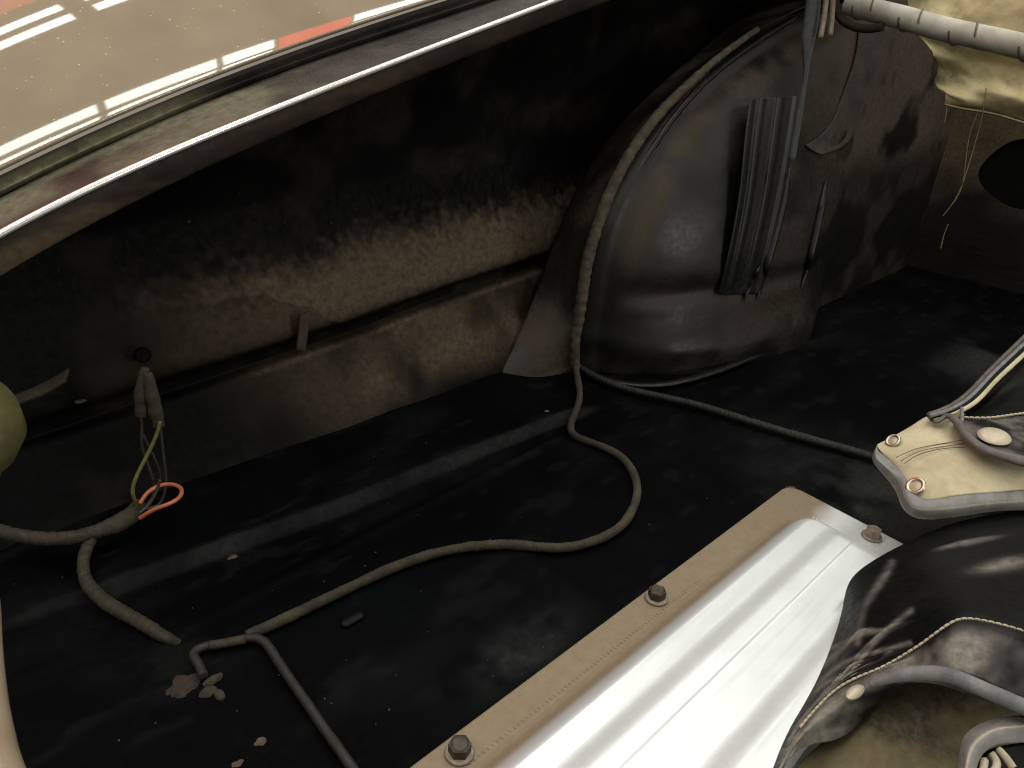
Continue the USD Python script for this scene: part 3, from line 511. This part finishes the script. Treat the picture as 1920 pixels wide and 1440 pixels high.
obj('brown_binding', tube([PZ(*p) for p in st], [.0028, .0034, .004, .0046, .0048, .005, .0056, .006], 120, 14, .06, flat=.7), 'binding_brown', hood)
obj('pull_cord', tube([PZ(*p) for p in ((1803, 765, .122), (1804, 782, .122), (1803, 792, .12))], .0018, 20, 8), 'binding_grey', hood)
# big black vinyl fold
V0 = [(1440, 1470, .036), (1475, 1378, .038), (1526, 1287, .038), (1570, 1177, .040), (1582, 1128, .043), (1600, 1080, .05), (1687, 1024, .056), (1767, 988, .06), (1920, 953, .062), (2010, 940, .062)]
V1 = [(1445, 1468, .044), (1485, 1378, .050), (1545, 1290, .055), (1598, 1190, .065), (1620, 1145, .075), (1655, 1110, .082), (1725, 1062, .088), (1800, 1035, .09), (1930, 1010, .09), (2010, 1000, .09)]
V2 = [(1448, 1467, .05), (1492, 1372, .058), (1560, 1290, .068), (1625, 1220, .08), (1665, 1175, .092), (1705, 1140, .10), (1765, 1105, .108), (1830, 1090, .11), (1930, 1080, .112), (2010, 1085, .112)]
V3 = [(1450, 1466, .052), (1500, 1365, .064), (1578, 1287, .078), (1650, 1254, .09), (1700, 1226, .10), (1735, 1203, .11), (1785, 1168, .122), (1825, 1162, .125), (1930, 1188, .125), (2010, 1220, .122)]
V4 = [(1452, 1468, .05), (1505, 1378, .066), (1585, 1315, .078), (1650, 1276, .09), (1694, 1262, .10), (1740, 1255, .108), (1785, 1255, .115), (1835, 1270, .118), (1930, 1315, .118), (2010, 1350, .115)]
V5 = [(1454, 1474, .042), (1500, 1405, .052), (1570, 1385, .056), (1621, 1345, .066), (1668, 1296, .082), (1715, 1282, .094), (1765, 1286, .10), (1820, 1303, .102), (1930, 1342, .10), (2010, 1378, .10)]
g = sheet([V0, V1, V2, V3, V4, V5], 150, 200)
u = np.linspace(0, 1, 150)[:, None]; v = np.linspace(0, 1, 200)[None]
cre = 0
for (cu, cv, ang, wd, amp) in ((.26, .36, -1.0, .014, .004), (.40, .42, -.45, .012, .004), (.44, .28, -.2, .013, .004), (.52, .30, -.05, .010, .0035), (.56, .24, .05, .010, .003), (.36, .26, -.5, .010, .003), (.48, .36, -.6, .009, .003), (.62, .30, .0, .012, .003), (.66, .44, -.1, .012, .003), (.16, .75, -.2, .03, .003)):
    du, dv = u - cu, v - cv; along = dv * math.cos(ang) - du * math.sin(ang); across = du * math.cos(ang) + dv * math.sin(ang)
    cre = cre + amp * np.exp(-(across / wd) ** 2 - (along / .11) ** 2)
scr = 0; gp = project(g)
for line, wpx in (([(1606, 1205), (1621, 1141), (1654, 1086), (1672, 1058)], 7), ([(1590, 1265), (1632, 1214), (1668, 1177), (1709, 1145)], 5), ([(1557, 1216), (1606, 1196), (1652, 1184)], 4), ([(1545, 1246), (1590, 1208)], 6), ([(1530, 1286), (1585, 1243), (1639, 1225), (1705, 1208)], 4.5), ([(1510, 1312), (1548, 1283), (1598, 1262)], 4)):
    c = curve([(x, y, 0) for x, y in line], 60)[:, :2]; dd, _ = cKDTree(c).query(gp.reshape(-1, 2)); dd = dd.reshape(gp.shape[:2])
    m_ = np.exp(-(dd / wpx) ** 2); scr = scr + m_ * .55 * (.4 + .6 * smooth01(fbm(g * 50, 3, 61), .3, .6)); cre = cre + .0005 * m_
g = g + np.stack([0 * cre, 0 * cre, cre], -1); g[..., 2] += .004 * (fbm(g * 22, 3, 33) - .5)
wear = np.clip(.8 * smooth01(cre, .0012, .0036) * smooth01(fbm(g * 60, 3, 6), .25, .55) + .9 * smooth01(u, .60, .66) * smooth01(fbm(g * np.array([10, 40, 40]), 4, 8), .28, .62) * np.ones_like(v) + .9 * (1 - smooth01(v, .04, .30)) * smooth01(u, .30, .6) * smooth01(fbm(g * 25, 3, 81), .25, .55) + scr + .85 * np.exp(-((u - .33) / .03) ** 2 - ((v - .83) / .06) ** 2), 0, .95)
wear = wear[:, ::-1] if toward(g) else wear
obj('vinyl_fold', solid(g, .0025), 'vinyl_black', hood, dust=np.r_[wear.ravel(), wear.ravel()])
stitches([(a, b - 1, c + .0035) for a, b, c in V3[1:]], .0008, .0040)
hemp = [(1632, 1283, .09), (1668, 1272, .099), (1694, 1265, .105), (1740, 1262, .111), (1785, 1268, .116), (1840, 1291, .118), (1930, 1330, .117), (2010, 1368, .115)]
obj('hem_piping', tube([PZ(*p) for p in hemp], [.002, .0042, .0046, .0048, .005], 100, 12, .08), 'binding_grey', hood)
ec = PZ(1603, 1299, .0875)
el = lathe([(0, .003), (.005, .0026), (.0085, .0012), (.009, 0), (0, -.001)], (0, 0, 0), (0, 0, 1), 30); el.vertices[:, 1] *= .42; el.apply_transform(trimesh.transformations.rotation_matrix(-.15, [0, 0, 1])); el.apply_translation(ec)
obj('snap_button', el, 'snap_cream', hood)
# tan lining underneath and the rolled lower edge
g = sheet([[(1430, 1500, .034), (1540, 1392, .036), (1620, 1320, .05), (1700, 1262, .066), (1800, 1260, .075), (1990, 1330, .075)], [(1440, 1520, .034), (1560, 1440, .04), (1640, 1390, .056), (1730, 1340, .06), (1830, 1330, .07), (1990, 1380, .07)], [(1460, 1600, .034), (1600, 1540, .04), (1690, 1500, .045), (1780, 1450, .05), (1860, 1430, .05), (1990, 1450, .05)], [(1480, 1680, .034), (1620, 1640, .04), (1720, 1600, .04), (1800, 1560, .04), (1880, 1540, .04), (1990, 1540, .04)]], 60, 90)
g[..., 2] += .012 * (fbm(g * 20, 3, 44) - .5)
td = smooth01(fbm(g * 11, 3, 46), .42, .6) * .9; td = td[:, ::-1] if toward(g) else td
obj('tan_lining', solid(g, .002), 'soiled_shaded_cloth', hood, dust=np.r_[td.ravel(), td.ravel()])  # shade under the fold is put into this darker cloth colour
g = sheet([[(1790, 1470, .085), (1797, 1420, .09), (1806, 1380, .094), (1842, 1354, .097), (1880, 1344, .099), (1990, 1338, .10)], [(1808, 1472, .098), (1814, 1428, .103), (1826, 1396, .106), (1852, 1374, .108), (1886, 1364, .109), (1990, 1360, .11)], [(1826, 1474, .092), (1832, 1440, .096), (1842, 1416, .099), (1864, 1400, .10), (1892, 1394, .101), (1990, 1390, .10)]], 30, 70)
gd = np.interp(np.linspace(0, 1, 30), [0, .4, .5, .6, 1], [.2, .1, .7, .1, .2])[:, None] * np.ones((1, 70))
obj('rolled_binding', solid(g, .003), 'binding_grey', hood, dust=np.r_[gd.ravel(), gd.ravel()])
g = sheet([[(1824, 1470, .088), (1845, 1418, .09), (1892, 1396, .092), (1990, 1390, .092)], [(1830, 1540, .07), (1860, 1490, .075), (1910, 1470, .08), (1990, 1460, .08)]], 12, 30)
obj('roll_inside', solid(g, .002), 'vinyl_black', hood)
for p in ([(1846, 1425, .095), (1842, 1450, .095), (1838, 1475, .093)], [(1872, 1405, .098), (1884, 1418, .098), (1900, 1440, .096)], [(1858, 1412, .097), (1868, 1428, .096), (1862, 1450, .095)]):
    obj('frayed_thread', tube([PZ(*q) for q in p], .0022, 20, 6), 'stitch', hood)

# ---------------------------------------------------------------- loose flakes and grit
for (px, py, s_, lab) in ((437, 1044, .0042, 'pale rust flake lying beside the ridge above the cord'), (488, 1391, .0048, 'small pale flake on the floor left of the pipe'), (445, 1432, .0038, 'tiny tan flake at bottom edge of the floor'), (1026, 771, .0034, 'orange rust flake by the cord bend below the arch'), (150, 752, .005, 'brown flake stuck to dark inner wing beside the wires')):
    c = on_floor(px, py, .0004) if px != 150 else PY(px, py, .672)
    m = trimesh.creation.icosphere(2, 1.0); vv = m.vertices * np.array([1, .7, .18]) * s_; vv *= (.55 + .9 * fbm(vv * 400, 2, px))[:, None]
    obj('rust_flake', trimesh.Trimesh(vv + c, m.faces), 'flake', label=lab, cat='flake')
ms = []
for i in range(115):
    z_ = .002
    if i < 60: px, py = rng.normal(1450, 55), rng.normal(520, 45); c = on_arch(px, py, .005); 
    else: px, py = rng.uniform(60, 1500), rng.uniform(820, 1400); c = on_floor(px, py, .0003)
    if i >= 60 and (c[1] < .27 or c[1] > .6): continue
    m = trimesh.creation.icosphere(0, rng.uniform(.0003, .0008)); m.vertices *= rng.uniform(.6, 1.5, 3); ms.append(trimesh.Trimesh(m.vertices + c, m.faces))
for i in range(36):
    c = PY(rng.uniform(120, 1000), rng.uniform(230, 640), .733); m = trimesh.creation.icosphere(0, rng.uniform(.0004, .0010)); m.vertices *= rng.uniform(.6, 1.5, 3); ms.append(trimesh.Trimesh(m.vertices + c, m.faces))
obj('grit', join(ms), 'flake', kind='stuff', label='pale grit and paint specks scattered on the black metal', cat='grit')
